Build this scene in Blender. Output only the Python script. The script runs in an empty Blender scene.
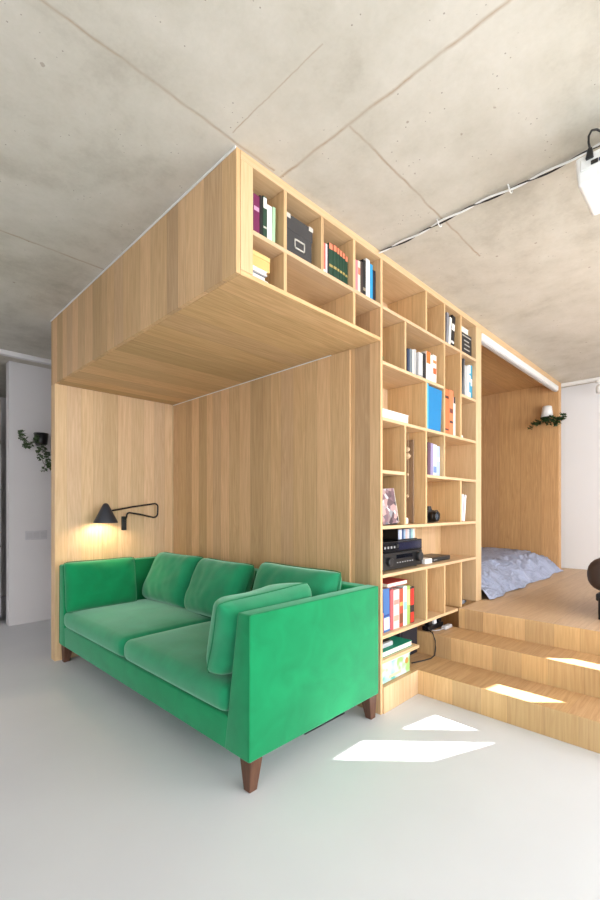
import bpy, bmesh, math, random
from mathutils import Vector, Matrix, noise
random.seed(7)
S = bpy.context.scene
COL = S.collection
PI = math.pi

# ------------------------------------------------------------------ camera
cam_d = bpy.data.cameras.new('camera'); cam = bpy.data.objects.new('camera', cam_d); COL.objects.link(cam)
cam.location = (-1.105, -1.454, 1.2116)
cam.rotation_euler = (math.radians(90), 0, math.radians(44.5 - 90))
cam_d.sensor_fit = 'HORIZONTAL'; cam_d.sensor_width = 36
cam_d.lens = 36 * 438.3 / 600; cam_d.shift_y = 57 / 600; cam_d.clip_start = 0.05
S.camera = cam
# ------------------------------------------------------------------ light and exposure
S.view_settings.view_transform = 'Standard'; S.view_settings.look = 'None'
S.view_settings.gamma = 1; S.view_settings.use_curve_mapping = False
S.view_settings.exposure = -0.26
W = bpy.data.worlds.new('world'); S.world = W; W.use_nodes = True
W.node_tree.nodes['Background'].inputs[0].default_value = (0.75, 0.85, 1, 1)
W.node_tree.nodes['Background'].inputs[1].default_value = 1.0
sd = bpy.data.lights.new('sun', 'SUN'); sun = bpy.data.objects.new('sun', sd); COL.objects.link(sun)
sun.rotation_euler = Vector((-.68, .733, -.55)).to_track_quat('-Z', 'Y').to_euler()
sd.energy = 55; sd.angle = math.radians(.25); sd.color = (1, .97, .93)
def area(name, loc, aim, sx, sy, power, color):
    d = bpy.data.lights.new(name, 'AREA'); d.shape = 'RECTANGLE'; d.size = sx; d.size_y = sy; d.energy = power; d.color = color
    o = bpy.data.objects.new(name, d); COL.objects.link(o); o.location = loc
    o.rotation_euler = Vector(aim).to_track_quat('-Z', 'Z').to_euler(); return o
area('daylight_window_far', (2.6, -3.40, 1.45), (0, 1, 0), 1.8, 1.9, 108, (.98, .985, 1))
area('daylight_window_middle', (0.6, -3.40, 1.45), (0, 1, 0), 1.8, 1.9, 102, (.97, .985, 1))
area('daylight_window_near', (-1.6, -3.40, 1.45), (0, 1, 0), 1.8, 1.9, 76, (.94, .97, 1))
area('daylight_side_fill', (-3.44, -1.2, 1.45), (1, 0.25, 0), 2.0, 1.9, 50, (.90, .95, 1))  # unseen fill light added to even out the room from the left

kl = area('kitchen_floor_fill', (-3.40, .8, 1.5), (.55, .8, -.4), 1.6, 1.6, 42, (1, .95, .95)); kl.data.spread = math.radians(110)  # added fill, brightens the floor and partition on the kitchen side

# ------------------------------------------------------------------ materials
def lin(c):
    return tuple((v / 255 / 12.92 if v / 255 <= .04045 else ((v / 255 + .055) / 1.055) ** 2.4) for v in c) + (1,)
class NT:
    def __init__(s, name):
        s.m = bpy.data.materials.new(name); s.m.use_nodes = True; s.t = s.m.node_tree
        s.b = s.t.nodes['Principled BSDF']
    def n(s, kind, **kw):
        x = s.t.nodes.new('ShaderNode' + kind)
        for k, v in kw.items(): setattr(x, k, v)
        return x
    def l(s, a, b): s.t.links.new(a, b)
    def math(s, op, a, b=None, c=None):
        x = s.n('Math', operation=op)
        for i, v in enumerate((a, b, c)):
            if v is None: continue
            if hasattr(v, 'links'): s.l(v, x.inputs[i])
            else: x.inputs[i].default_value = v
        return x.outputs[0]
    def mix(s, f, a, b, mode='MIX'):
        x = s.n('Mix', data_type='RGBA', blend_type=mode)
        for i, v in ((0, f), (6, a), (7, b)):
            if hasattr(v, 'links'): s.l(v, x.inputs[i])
            else: x.inputs[i].default_value = v
        return x.outputs[2]
    def ramp(s, f, stops):
        x = s.n('ValToRGB'); e = x.color_ramp.elements
        while len(e) < len(stops): e.new(.5)
        for i, (p, c) in enumerate(stops): e[i].position = p; e[i].color = c
        s.l(f, x.inputs[0]); return x.outputs[0]
    def bump(s, h, strength, dist=.01):
        x = s.n('Bump'); x.inputs['Strength'].default_value = strength; x.inputs['Distance'].default_value = dist
        s.l(h, x.inputs['Height']); s.l(x.outputs[0], s.b.inputs['Normal'])
MC = {}
def plain(name, rgb, rough=.5, var=.08, scale=30, metal=0, sheen=0, coat=0, bump=0):
    """paint, paper, plastic, metal: one colour with a faint mottling"""
    if name in MC: return MC[name]
    t = NT(name); tc = t.n('TexCoord'); nz = t.n('TexNoise'); nz.inputs['Scale'].default_value = scale; nz.inputs['Detail'].default_value = 4
    t.l(tc.outputs['Object'], nz.inputs['Vector'])
    c = lin(rgb); d = tuple(v * (1 - var) for v in c[:3]) + (1,); e = tuple(min(1, v * (1 + var)) for v in c[:3]) + (1,)
    t.l(t.mix(nz.outputs[0], d, e), t.b.inputs['Base Color'])
    t.b.inputs['Roughness'].default_value = rough; t.b.inputs['Metallic'].default_value = metal
    t.b.inputs['Sheen Weight'].default_value = sheen; t.b.inputs['Coat Weight'].default_value = coat
    if bump: t.bump(nz.outputs[0], bump)
    MC[name] = t.m; return t.m
def wood(name, grain, plank, width, light=(224, 192, 153), dark=(194, 157, 117), vary=.3, rough=.5, seed=0.0, seam=.0035):
    t = NT(name); tc = t.n('TexCoord'); sp = t.n('SeparateXYZ'); t.l(tc.outputs['Object'], sp.inputs[0])
    ax = dict(zip('xyz', sp.outputs)); oth = [a for a in 'xyz' if a not in (grain, plank)][0]
    w = t.math('ADD', t.math('ADD', ax[plank], t.math('MULTIPLY', ax[oth], .37)), seed)
    v = t.n('TexVoronoi', voronoi_dimensions='1D'); v.inputs['Scale'].default_value = 1 / width; v.inputs['Randomness'].default_value = .95
    t.l(w, v.inputs['W'])
    ve = t.n('TexVoronoi', voronoi_dimensions='1D', feature='DISTANCE_TO_EDGE'); ve.inputs['Scale'].default_value = 1 / width; ve.inputs['Randomness'].default_value = .95
    t.l(w, ve.inputs['W'])
    sc = t.n('SeparateColor'); t.l(v.outputs['Color'], sc.inputs[0]); r, g2, b2 = sc.outputs[:3]
    cx = t.n('CombineXYZ')
    t.l(t.math('ADD', t.math('MULTIPLY', ax[plank], 1), t.math('MULTIPLY', r, 7)), cx.inputs[0])
    t.l(t.math('ADD', t.math('MULTIPLY', ax[grain], .045), t.math('MULTIPLY', g2, 9)), cx.inputs[1])
    t.l(ax[oth], cx.inputs[2])
    fine = t.n('TexNoise'); fine.inputs['Scale'].default_value = 75; fine.inputs['Detail'].default_value = 5; fine.inputs['Roughness'].default_value = .62
    t.l(cx.outputs[0], fine.inputs['Vector'])
    cath = t.n('TexNoise'); cath.inputs['Scale'].default_value = 16; cath.inputs['Detail'].default_value = 3; cath.inputs['Distortion'].default_value = 1.4
    t.l(cx.outputs[0], cath.inputs['Vector'])
    rings = t.math('FRACT', t.math('MULTIPLY', cath.outputs[0], 7))
    rings = t.math('ABSOLUTE', t.math('SUBTRACT', rings, .5))
    f = t.math('ADD', t.math('MULTIPLY', fine.outputs[0], .75), t.math('MULTIPLY', rings, .45))
    col = t.ramp(f, [(.2, lin(dark)), (.78, lin(light))])
    tone = t.math('ADD', 1 - vary * .55, t.math('MULTIPLY', r, vary))
    k = t.n('CombineColor'); t.l(tone, k.inputs[0]); t.l(tone, k.inputs[1])
    t.l(t.math('MULTIPLY', tone, t.math('ADD', .93, t.math('MULTIPLY', g2, .12))), k.inputs[2])
    col = t.mix(1.0, col, k.outputs[0], 'MULTIPLY')
    edge = t.math('LESS_THAN', ve.outputs['Distance'], seam / width * .5)
    col = t.mix(t.math('MULTIPLY', edge, .24), col, lin((105, 70, 38)))
    t.l(col, t.b.inputs['Base Color']); t.b.inputs['Roughness'].default_value = rough
    t.b.inputs['Specular IOR Level'].default_value = .35
    t.bump(fine.outputs[0], .08, .004); return t.m
W_VERT_Y = wood('oak_upright_boards', 'z', 'y', .12, light=(219, 183, 141), dark=(190, 152, 110), vary=.34)             # faces that look along x
W_VERT_X = wood('oak_upright_boards_side', 'z', 'x', .105, light=(222, 192, 155), dark=(196, 162, 123), vary=.24)
W_SHELF = wood('oak_shelf', 'x', 'y', .2, light=(219, 189, 152), dark=(198, 165, 125), vary=.1, seam=0)
W_DIV = wood('oak_divider', 'z', 'y', .115, light=(220, 187, 141), dark=(196, 159, 114), vary=.14, seed=.03)
W_POST = wood('oak_post', 'z', 'x', .5, light=(219, 189, 152), dark=(200, 168, 128), vary=.1, seam=0)
W_TREAD = wood('oak_step_blocks', 'x', 'y', .16, light=(206, 169, 127), dark=(179, 139, 98), vary=.26, rough=.42, seam=.002)
W_RISER = wood('oak_riser_blocks', 'z', 'y', .15, light=(220, 185, 136), dark=(196, 155, 109), vary=.3, seam=.003)
W_DECK = wood('oak_deck', 'x', 'y', .19, light=(224, 194, 162), dark=(202, 168, 134), vary=.2, rough=.42)
W_DARK = wood('walnut_leg', 'z', 'x', .2, light=(112, 76, 58), dark=(72, 46, 36), vary=.1, seam=0)

def concrete():
    t = NT('cast_concrete'); tc = t.n('TexCoord'); P = tc.outputs['Object']
    def nz(scale, det=5, rough=.55, dist=0):
        x = t.n('TexNoise'); x.inputs['Scale'].default_value = scale; x.inputs['Detail'].default_value = det
        x.inputs['Roughness'].default_value = rough; x.inputs['Distortion'].default_value = dist; t.l(P, x.inputs['Vector']); return x.outputs[0]
    big = nz(1.3, 4, .6, .6); mid = nz(6, 6, .65); fine = nz(60, 4)
    f = t.math('ADD', t.math('ADD', t.math('MULTIPLY', big, .6), t.math('MULTIPLY', mid, .35)), t.math('MULTIPLY', fine, .1))
    col = t.ramp(f, [(.36, lin((174, 168, 155))), (.52, lin((199, 194, 182))), (.68, lin((212, 207, 197)))])
    # rusty blotches and small dark pits
    pv = t.n('TexVoronoi'); pv.inputs['Scale'].default_value = 7; t.l(P, pv.inputs['Vector'])
    pit = t.math('MULTIPLY', t.math('LESS_THAN', t.math('ADD', pv.outputs['Distance'], t.math('MULTIPLY', fine, .12)), .115), t.math('GREATER_THAN', big, .45))
    col = t.mix(t.math('MULTIPLY', pit, .45), col, lin((120, 96, 76)))
    pv2 = t.n('TexVoronoi'); pv2.inputs['Scale'].default_value = 38; t.l(P, pv2.inputs['Vector'])
    pit2 = t.math('MULTIPLY', t.math('LESS_THAN', pv2.outputs['Distance'], .11), t.math('GREATER_THAN', mid, .57))
    col = t.mix(t.math('MULTIPLY', pit2, .55), col, lin((96, 80, 66)))
    # formwork joints
    sp = t.n('SeparateXYZ'); t.l(P, sp.inputs[0]); X, Y = sp.outputs[0], sp.outputs[1]
    wob = t.math('MULTIPLY', t.math('SUBTRACT', nz(9, 5), .5), .022)
    def line(coord, at, width, cond=None):
        d = t.math('ABSOLUTE', t.math('ADD', t.math('SUBTRACT', coord, at), wob))
        m = t.math('SUBTRACT', 1.0, t.math('SMOOTH_MIN', t.math('DIVIDE', d, width), 1.0, .2)); m = t.math('MAXIMUM', m, 0)
        for ax_, op, v in cond or ():
            m = t.math('MULTIPLY', m, t.math(op, ax_, v))
        return m
    ls = [line(Y, -.012, .010, [(X, 'LESS_THAN', .2)]), line(X, .245, .011, [(Y, 'LESS_THAN', -.0)]),
          line(Y, -.392, .008, [(X, 'GREATER_THAN', .25), (X, 'LESS_THAN', 1.5)]), line(Y, 1.347, .011, [(X, 'LESS_THAN', .1)]),
          line(X, -.05, .004, [(Y, 'LESS_THAN', -.04), (Y, 'GREATER_THAN', -.52)])]
    m = ls[0]
    for q in ls[1:]: m = t.math('MAXIMUM', m, q)
    halo = t.math('MULTIPLY', m, t.math('ADD', -.22, t.math('MULTIPLY', mid, 1.35)))
    col = t.mix(t.math('MINIMUM', halo, .75), col, lin((150, 118, 80)))
    t.l(col, t.b.inputs['Base Color']); t.b.inputs['Roughness'].default_value = .85; t.b.inputs['Specular IOR Level'].default_value = .25
    h = t.math('SUBTRACT', t.math('ADD', mid, t.math('MULTIPLY', fine, .3)), t.math('MULTIPLY', m, .25)); t.bump(h, .2, .008)
    return t.m
CONC = concrete()
def floor_mat():
    t = NT('poured_resin_floor'); tc = t.n('TexCoord'); nz = t.n('TexNoise'); nz.inputs['Scale'].default_value = 1.6; nz.inputs['Detail'].default_value = 5
    t.l(tc.outputs['Object'], nz.inputs['Vector'])
    t.l(t.ramp(nz.outputs[0], [(.3, lin((204, 206, 210))), (.7, lin((211, 213, 216)))]), t.b.inputs['Base Color'])
    t.b.inputs['Roughness'].default_value = .42; t.b.inputs['Specular IOR Level'].default_value = .35
    n2 = t.n('TexNoise'); n2.inputs['Scale'].default_value = 260; t.l(tc.outputs['Object'], n2.inputs['Vector']); t.bump(n2.outputs[0], .04, .002)
    return t.m
def velvet(name, rgb, sheen_rgb, sheen=.7):
    t = NT(name); tc = t.n('TexCoord'); nz = t.n('TexNoise'); nz.inputs['Scale'].default_value = 7; nz.inputs['Detail'].default_value = 6; nz.inputs['Distortion'].default_value = .8
    t.l(tc.outputs['Object'], nz.inputs['Vector']); c = lin(rgb)
    t.l(t.ramp(nz.outputs[0], [(.3, tuple(v * .86 for v in c[:3]) + (1,)), (.7, tuple(min(1, v * 1.12) for v in c[:3]) + (1,))]), t.b.inputs['Base Color'])
    t.b.inputs['Roughness'].default_value = .8; t.b.inputs['Specular IOR Level'].default_value = .1
    t.b.inputs['Sheen Weight'].default_value = sheen; t.b.inputs['Sheen Roughness'].default_value = .5; t.b.inputs['Sheen Tint'].default_value = lin(sheen_rgb)
    n2 = t.n('TexNoise'); n2.inputs['Scale'].default_value = 420; t.l(tc.outputs['Object'], n2.inputs['Vector']); t.bump(n2.outputs[0], .1, .002)
    return t.m
VELVET = velvet('green_velvet', (12, 132, 80), (175, 235, 210), .55)
SEAM = plain('seam_thread_green', (8, 120, 74), .8)
VELVET_LIT = velvet('green_velvet_lit', (30, 136, 92), (190, 238, 214), .8)  # same fabric as the arms, lit sheen put into a lighter, greyer base
FLOOR = floor_mat()
WALLW = plain('white_wall_paint', (240, 241, 244), .7, .015, 3)
WALLG = plain('pale_grey_wall_paint', (214, 211, 212), .7, .03, 3)
BLACK = plain('black_plastic', (22, 22, 24), .35, .1)
BLACKM = plain('black_matte_metal', (26, 25, 27), .45, .1, metal=.2)
WHITEP = plain('white_plastic', (236, 236, 234), .35, .02)
PAPER = plain('page_paper', (232, 226, 210), .8, .06, 90)
STEEL = plain('brushed_steel', (186, 186, 190), .4, .04, 12, metal=.55)

# ------------------------------------------------------------------ mesh helpers
class MB:
    def __init__(s): s.bm = bmesh.new()
    def box(s, x0, x1, y0, y1, z0, z1, bev=0, seg=2):
        r = bmesh.ops.create_cube(s.bm, size=1)
        for v in r['verts']:
            v.co = Vector(((x0 + x1) / 2 + v.co.x * (x1 - x0), (y0 + y1) / 2 + v.co.y * (y1 - y0), (z0 + z1) / 2 + v.co.z * (z1 - z0)))
        if bev:
            es = list({e for v in r['verts'] for e in v.link_edges})
            bmesh.ops.bevel(s.bm, geom=es, offset=bev, segments=seg, profile=.5, affect='EDGES')
        return s
    def hexa(s, pts, bev=0, seg=2):
        """8 corners: bottom ring of four, then top ring of four"""
        vs = [s.bm.verts.new(p) for p in pts]
        fs = [(3, 2, 1, 0), (4, 5, 6, 7), (0, 1, 5, 4), (1, 2, 6, 5), (2, 3, 7, 6), (3, 0, 4, 7)]
        for f in fs: s.bm.faces.new([vs[i] for i in f])
        s.bm.normal_update()
        if bev:
            es = list({e for v in vs for e in v.link_edges})
            bmesh.ops.bevel(s.bm, geom=es, offset=bev, segments=seg, profile=.5, affect='EDGES')
        return s
    def tube(s, pts, r, n=8, closed=False):
        pts = [Vector(p) for p in pts]; rings = []
        N = len(pts); up = Vector((0.123, .31, .94)).normalized()
        for i, p in enumerate(pts):
            a = pts[(i - 1) % N] if (closed or i > 0) else p; b = pts[(i + 1) % N] if (closed or i < N - 1) else p
            d = (b - a); d = d.normalized() if d.length > 1e-9 else Vector((0, 0, 1))
            u = d.cross(up)
            if u.length < .05: u = d.cross(Vector((1, 0, 0)))
            u.normalize(); w = d.cross(u)
            rr = r[i] if isinstance(r, (list, tuple)) else r
            rings.append([s.bm.verts.new(p + (u * math.cos(2 * PI * k / n) + w * math.sin(2 * PI * k / n)) * rr) for k in range(n)])
        for i in range(N if closed else N - 1):
            A, B = rings[i], rings[(i + 1) % N]
            for k in range(n): s.bm.faces.new((A[k], A[(k + 1) % n], B[(k + 1) % n], B[k]))
        if not closed:
            s.bm.faces.new(rings[0][::-1]); s.bm.faces.new(rings[-1])
        return s
    def lathe(s, prof, n=32, mat=None, cap=True):
        """prof: (radius, z) list, turned about z, then moved by mat"""
        rings = []
        for r, z in prof:
            rings.append([s.bm.verts.new((r * math.cos(2 * PI * k / n), r * math.sin(2 * PI * k / n), z)) for k in range(n)])
        for A, B in zip(rings, rings[1:]):
            for k in range(n): s.bm.faces.new((A[k], A[(k + 1) % n], B[(k + 1) % n], B[k]))
        if cap:
            s.bm.faces.new(rings[0][::-1]); s.bm.faces.new(rings[-1])
        if mat is not None:
            for rg in rings:
                for v in rg: v.co = mat @ v.co
        return s
    def build(s, name, m, parent=None, smooth=False, subsurf=0):
        bmesh.ops.recalc_face_normals(s.bm, faces=s.bm.faces)
        me = bpy.data.meshes.new(name)
        top = parent
        while top is not None and top.parent is not None: top = top.parent
        if parent is not None and not top.get('local'):
            off = root_of(parent)
            for v in s.bm.verts: v.co -= off
        s.bm.to_mesh(me); s.bm.free(); me.materials.append(m)
        if smooth:
            for p in me.polygons: p.use_smooth = True
        o = bpy.data.objects.new(name, me); COL.objects.link(o); o.parent = parent
        if subsurf:
            q = o.modifiers.new('smooth', 'SUBSURF'); q.levels = q.render_levels = subsurf
        return o
def root_of(o):
    v = Vector((0, 0, 0))
    while o is not None: v += o.location; o = o.parent
    return v
def tag(o, label=None, cat=None, group=None, kind=None):
    if label: o['label'] = label
    if cat: o['category'] = cat
    if group: o['group'] = group
    if kind: o['kind'] = kind
    return o
def thing(name, label, cat, loc=(0, 0, 0), group=None):
    o = bpy.data.objects.new(name, None); COL.objects.link(o); o.location = loc; o.empty_display_size = .05
    return tag(o, label, cat, group)
def struct(name, mb, m, label=None, cat=None):
    o = mb.build(name, m); return tag(o, label, cat, None, 'structure')

# ------------------------------------------------------------------ room shell
H = 2.70; T = .02
struct('floor', MB().box(-3.6, 6.3, -3.7, 6.3, -.1, 0), FLOOR, 'pale grey poured resin floor with soft sheen', 'floor')
struct('ceiling', MB().box(-3.6, 6.3, -3.7, 6.3, H, H + .15), CONC, 'raw cast concrete ceiling with rusty formwork joints', 'ceiling')
struct('wall_right', MB().box(5.1, 5.22, -3.6, 6.2, 0, H), WALLW, 'plain white wall beyond the bed alcove', 'wall')
struct('wall_left', MB().box(-3.6, -3.5, -3.7, 6.2, 0, H), WALLG, 'pale wall outside the picture on the kitchen side', 'wall')
struct('wall_partition', MB().box(0, 5.1, 3.78, 3.90, 0, H), WALLG, 'pale grey partition wall with a trailing plant', 'wall')
struct('wall_kitchen', MB().box(-3.5, 5.1, 5.6, 5.7, 0, H), WALLG, 'kitchen back wall seen past the partition', 'wall')
# window wall behind the camera: two unseen openings shaped to cast the sun patches
wm = MB(); Y0, Y1 = -3.515, -3.5
wm.box(-3.5, 3.67, Y0, Y1, 0, H); wm.box(4.50, 5.1, Y0, Y1, 0, H); wm.box(3.67, 4.5, Y0, Y1, 0, 1.55)
wm.box(3.67, 4.5, Y0, Y1, 2.575, H); wm.box(3.915, 4.08, Y0, Y1, 1.55, 2.575); wm.hexa([(3.67, Y0, 1.55), (3.915, Y0, 1.55), (3.915, Y1, 1.55), (3.67, Y1, 1.55), (3.67, Y0, 2.30), (3.915, Y0, 2.18), (3.915, Y1, 2.18), (3.67, Y1, 2.30)])
wm.hexa([(4.08, Y0, 2.505), (4.5, Y0, 2.43), (4.5, Y1, 2.43), (4.08, Y1, 2.505), (4.08, Y0, 2.58), (4.5, Y0, 2.58), (4.5, Y1, 2.58), (4.08, Y1, 2.58)])
struct('wall_front', wm, WALLW, 'window wall behind the viewpoint', 'wall')

# window frames added behind the area lights; the walls there stay solid
PANE = plain('window_glass_white', (222, 230, 238), .15, .01)
def window(i, axis, c, half, z0=.48, z1=2.42):
    fr = MB(); w = .05
    def b(a0, a1, q0, q1, d0, d1):
        (fr.box(a0, a1, d0, d1, q0, q1) if axis == 'y' else fr.box(d0, d1, a0, a1, q0, q1))
    for a0, a1, q0, q1 in ((c - half - w, c - half, z0 - w, z1 + w), (c + half, c + half + w, z0 - w, z1 + w), (c - half, c + half, z1, z1 + w), (c - half, c + half, z0 - w, z0), (c - .02, c + .02, z0, z1)):
        b(a0, a1, q0, q1, -3.499, -3.455)
    o = struct('window_%d' % i, fr, WHITEP, 'white window frame added behind an area light, out of view', 'window')
    p = MB(); (p.box(c - half, c + half, -3.495, -3.485, z0, z1) if axis == 'y' else p.box(-3.495, -3.485, c - half, c + half, z0, z1)); p.build('pane', PANE, o)
for i, (ax_, c_, h_) in enumerate((('y', 2.6, .9), ('y', .6, .9), ('y', -1.6, .9), ('x', -1.2, 1.0), ('x', .85, .85))): window(i + 1, ax_, c_, h_)  # the last two back the added fill lights on the left wall

# the timber block: niche and alcove linings
struct('wall_niche_side', MB().box(0, 1.044, 2.33, 2.42, 0, 2.18), W_VERT_X, 'oak board side wall of the sofa niche carrying the lamp', 'wall')
struct('wall_niche_back', MB().box(1.026, 1.043, .213, 2.328, 0, 2.179, .0015, 1), W_VERT_Y, 'oak board back wall behind the sofa', 'wall')
struct('wall_block_rear', MB().box(1.046, 4.85, 2.33, 2.42, 0, 2.70), W_VERT_X, 'rear wall of the oak block', 'wall')
struct('wall_alcove_side', MB().box(2.40, 2.488, .33, 2.329, .455, 2.70), W_VERT_Y, 'oak wall between bookcase and bed alcove', 'wall')
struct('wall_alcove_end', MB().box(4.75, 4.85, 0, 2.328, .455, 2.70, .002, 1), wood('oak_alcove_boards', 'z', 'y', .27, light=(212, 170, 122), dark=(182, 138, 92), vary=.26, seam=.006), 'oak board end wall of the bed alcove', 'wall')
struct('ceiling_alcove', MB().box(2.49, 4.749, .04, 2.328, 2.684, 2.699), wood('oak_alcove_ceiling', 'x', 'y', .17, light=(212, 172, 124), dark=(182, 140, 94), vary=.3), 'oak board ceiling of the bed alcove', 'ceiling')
struct('trim_1', MB().box(2.49, 4.749, 0, .038, 2.635, 2.699, .002, 1), W_SHELF, 'oak fascia over the bed alcove opening', 'trim')
struct('trim_2', MB().box(-.007, -.001, 0, 2.42, 2.691, 2.699), WHITEP, 'thin white joint strip along the ceiling above the overhead cabinet', 'trim')
struct('trim_3', MB().box(1.021, 1.0255, .36, 2.328, 2.174, 2.179), WHITEP, 'thin pale strip standing for light in the gap above the niche back wall', 'trim')  # white strip put in for light showing in the gap
struct('trim_4', MB().box(-3.4, 1.5, 3.44, 3.50, 2.655, 2.699, .004, 1), plain('track_white', (222, 220, 220), .5, .02), 'white ceiling rail running to the partition wall', 'trim')
struct('trim_5', MB().box(4.86, 4.92, -3.3, 2.3, 2.665, 2.699, .004, 1), WHITEP, 'white ceiling rail in front of the white wall', 'trim')

# overhead cabinet above the sofa
oc = thing('overhead_cabinet', 'oak box cabinet cantilevered over the green sofa, flush with the ceiling', 'cabinet', (0, 0, 0))
MB().box(0, .022, .001, 2.42, 2.181, 2.70, .0015, 1).build('end_panel', W_VERT_Y, oc)
MB().box(.0225, 1.044, 0, 2.329, 2.18, 2.2, .0015, 1).build('underside_panel', wood('oak_soffit', 'x', 'y', .19, light=(220, 184, 138), dark=(186, 147, 102), vary=.3, seed=.4), oc)

# bookcase ------------------------------------------------------------------
bc = thing('bookcase', 'tall oak built-in bookcase with open compartments facing the room', 'bookcase', (0, 0, 0))
D = .30
def bpart(name, m, *b): return MB().box(*b, .0012, 1).build(name, m, bc)
bpart('end_post', W_POST, .0225, .088, -.001, D, 2.2005, 2.66)
bpart('end_post', W_POST, 2.385, 2.489, 0, .328, .456, 2.66)
bpart('side_panel', W_VERT_Y, 1.045, 1.065, 0, D, .0, 2.66)
bpart('top_board', W_SHELF, .0225, 2.489, -.001, D, 2.66, 2.699)
def shelf(z, x0, x1, y1=D): bpart('shelf', W_SHELF, x0, x1, 0, y1, z - .01, z + .01)
shelf(2.385, .088, 1.045); shelf(2.385, 1.065, 2.385)
shelf(2.06, 1.065, 1.836); shelf(2.06, 2.125, 2.385)
shelf(1.73, 1.065, 2.385); shelf(1.42, 1.065, 1.31); shelf(1.42, 1.595, 2.385)
shelf(1.09, 1.065, 2.385); shelf(.804, 1.065, 2.385); shelf(.445, 1.065, 2.062); shelf(.3, 1.065, 1.49)
def div(x, z0, z1): bpart('divider', W_DIV, x - .01, x + .01, .0008, D, z0 + .01, z1 - .01)
for x in (.28, .535, .796, 1.585, 1.846, 2.115): div(x, 2.385, 2.67)
for x in (.28, .796): div(x, 2.19, 2.385)
for x in (1.32,): div(x, 2.06, 2.385)
div(1.846, 1.73, 2.385); div(2.115, 1.73, 2.385); div(1.585, 1.73, 2.06)
div(1.32, 1.09, 1.73); div(1.585, 1.09, 1.73); div(1.846, 1.42, 1.73); div(2.115, 1.09, 1.42)
for x in (1.59, 1.85, 2.12): div(x, .444, .804)
bpart('back_panel', W_VERT_X, .0225, 1.044, D, D + .015, 2.2005, 2.699)
bpart('back_panel', W_VERT_X, 1.046, 2.384, D, D + .015, .156, 2.699)

# platform and steps ----------------------------------------------------------
pf = thing('stepped_platform', 'oak clad platform with two steps rising beside the bookcase to the bed alcove', 'platform', (0, 0, 0))
YN = -3.45
def solid(name, x0, x1, y0, y1, z0, z1, top, rest):
    o = MB().box(x0, x1, y0, y1, z0, z1, .002, 1).build(name, rest, pf)
    o.data.materials.append(top)
    for p in o.data.polygons:
        if p.normal.z > .9: p.material_index = 1
    return o
solid('lower_step', 1.46, 1.78, YN, .299, 0, .155, W_TREAD, W_RISER)
solid('plinth', 1.066, 1.459, -.009, .299, 0, .155, W_TREAD, W_VERT_X)
solid('upper_step', 1.781, 2.065, YN, .299, 0, .31, W_TREAD, W_RISER)
solid('deck', 2.066, 5.09, YN, -.0015, 0, .455, W_DECK, W_RISER)
solid('deck_alcove', 2.4, 4.74, -.0005, 2.32, 0, .4545, W_DECK, W_RISER)
MB().box(4.741, 5.09, -.001, 2.3, .3, .4545).build('deck_edge', W_DECK, pf)

# ------------------------------------------------------------------ sofa
sf = thing('sofa', 'green velvet sofa with two seat cushions and tapered walnut legs', 'sofa', (.05, -.02, 0))
YS0, YS1 = -.02, 2.312; XF, XB = .05, 1.015; ZB, ZA = .135, .757
def arm(side):
    if side > 0: o_, it, ib = YS0, YS0 + .085, YS0 + .175
    else: o_, it, ib = YS1, YS1 - .085, YS1 - .13
    return MB().hexa([(XF, o_, ZB), (XB, o_, ZB), (XB, ib, ZB), (XF, ib, ZB),
                      (XF + .004, o_, ZA), (XB, o_, ZA), (XB, it, ZA), (XF + .004, it, ZA)], .011, 3)
def bevel_smooth(o):
    for p in o.data.polygons: p.use_smooth = True
    o.data.set_sharp_from_angle(angle=math.radians(40)) if hasattr(o.data, 'set_sharp_from_angle') else None
    return o
def piping(mb, pts, r=.0035): return mb.tube(pts, r, 6)
for sd_ in (1, -1):
    a = bevel_smooth(arm(sd_).build('armrest', VELVET, sf))
    o_ = YS0 if sd_ > 0 else YS1
    MB().tube([(XF + .002, o_ + .002 * sd_, ZB + .01), (XF + .005, o_ + .002 * sd_, ZA - .006), (XF + .012, o_ + .003 * sd_, ZA - .001), (XB - .01, o_ + .003 * sd_, ZA - .001)], .0024, 6).build('seam', SEAM, a)
bevel_smooth(MB().box(XF + .002, XB, YS0 + .10, YS1 - .09, ZB, .285, .01, 3).build('base', VELVET, sf))
bevel_smooth(MB().hexa([(.82, YS0 + .09, .28), (XB, YS0 + .09, .28), (XB, YS1 - .09, .28), (.82, YS1 - .09, .28),
                        (.915, YS0 + .086, .756), (XB, YS0 + .086, .756), (XB, YS1 - .086, .756), (.915, YS1 - .086, .756)], .015, 3).build('backrest', VELVET, sf))
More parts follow.
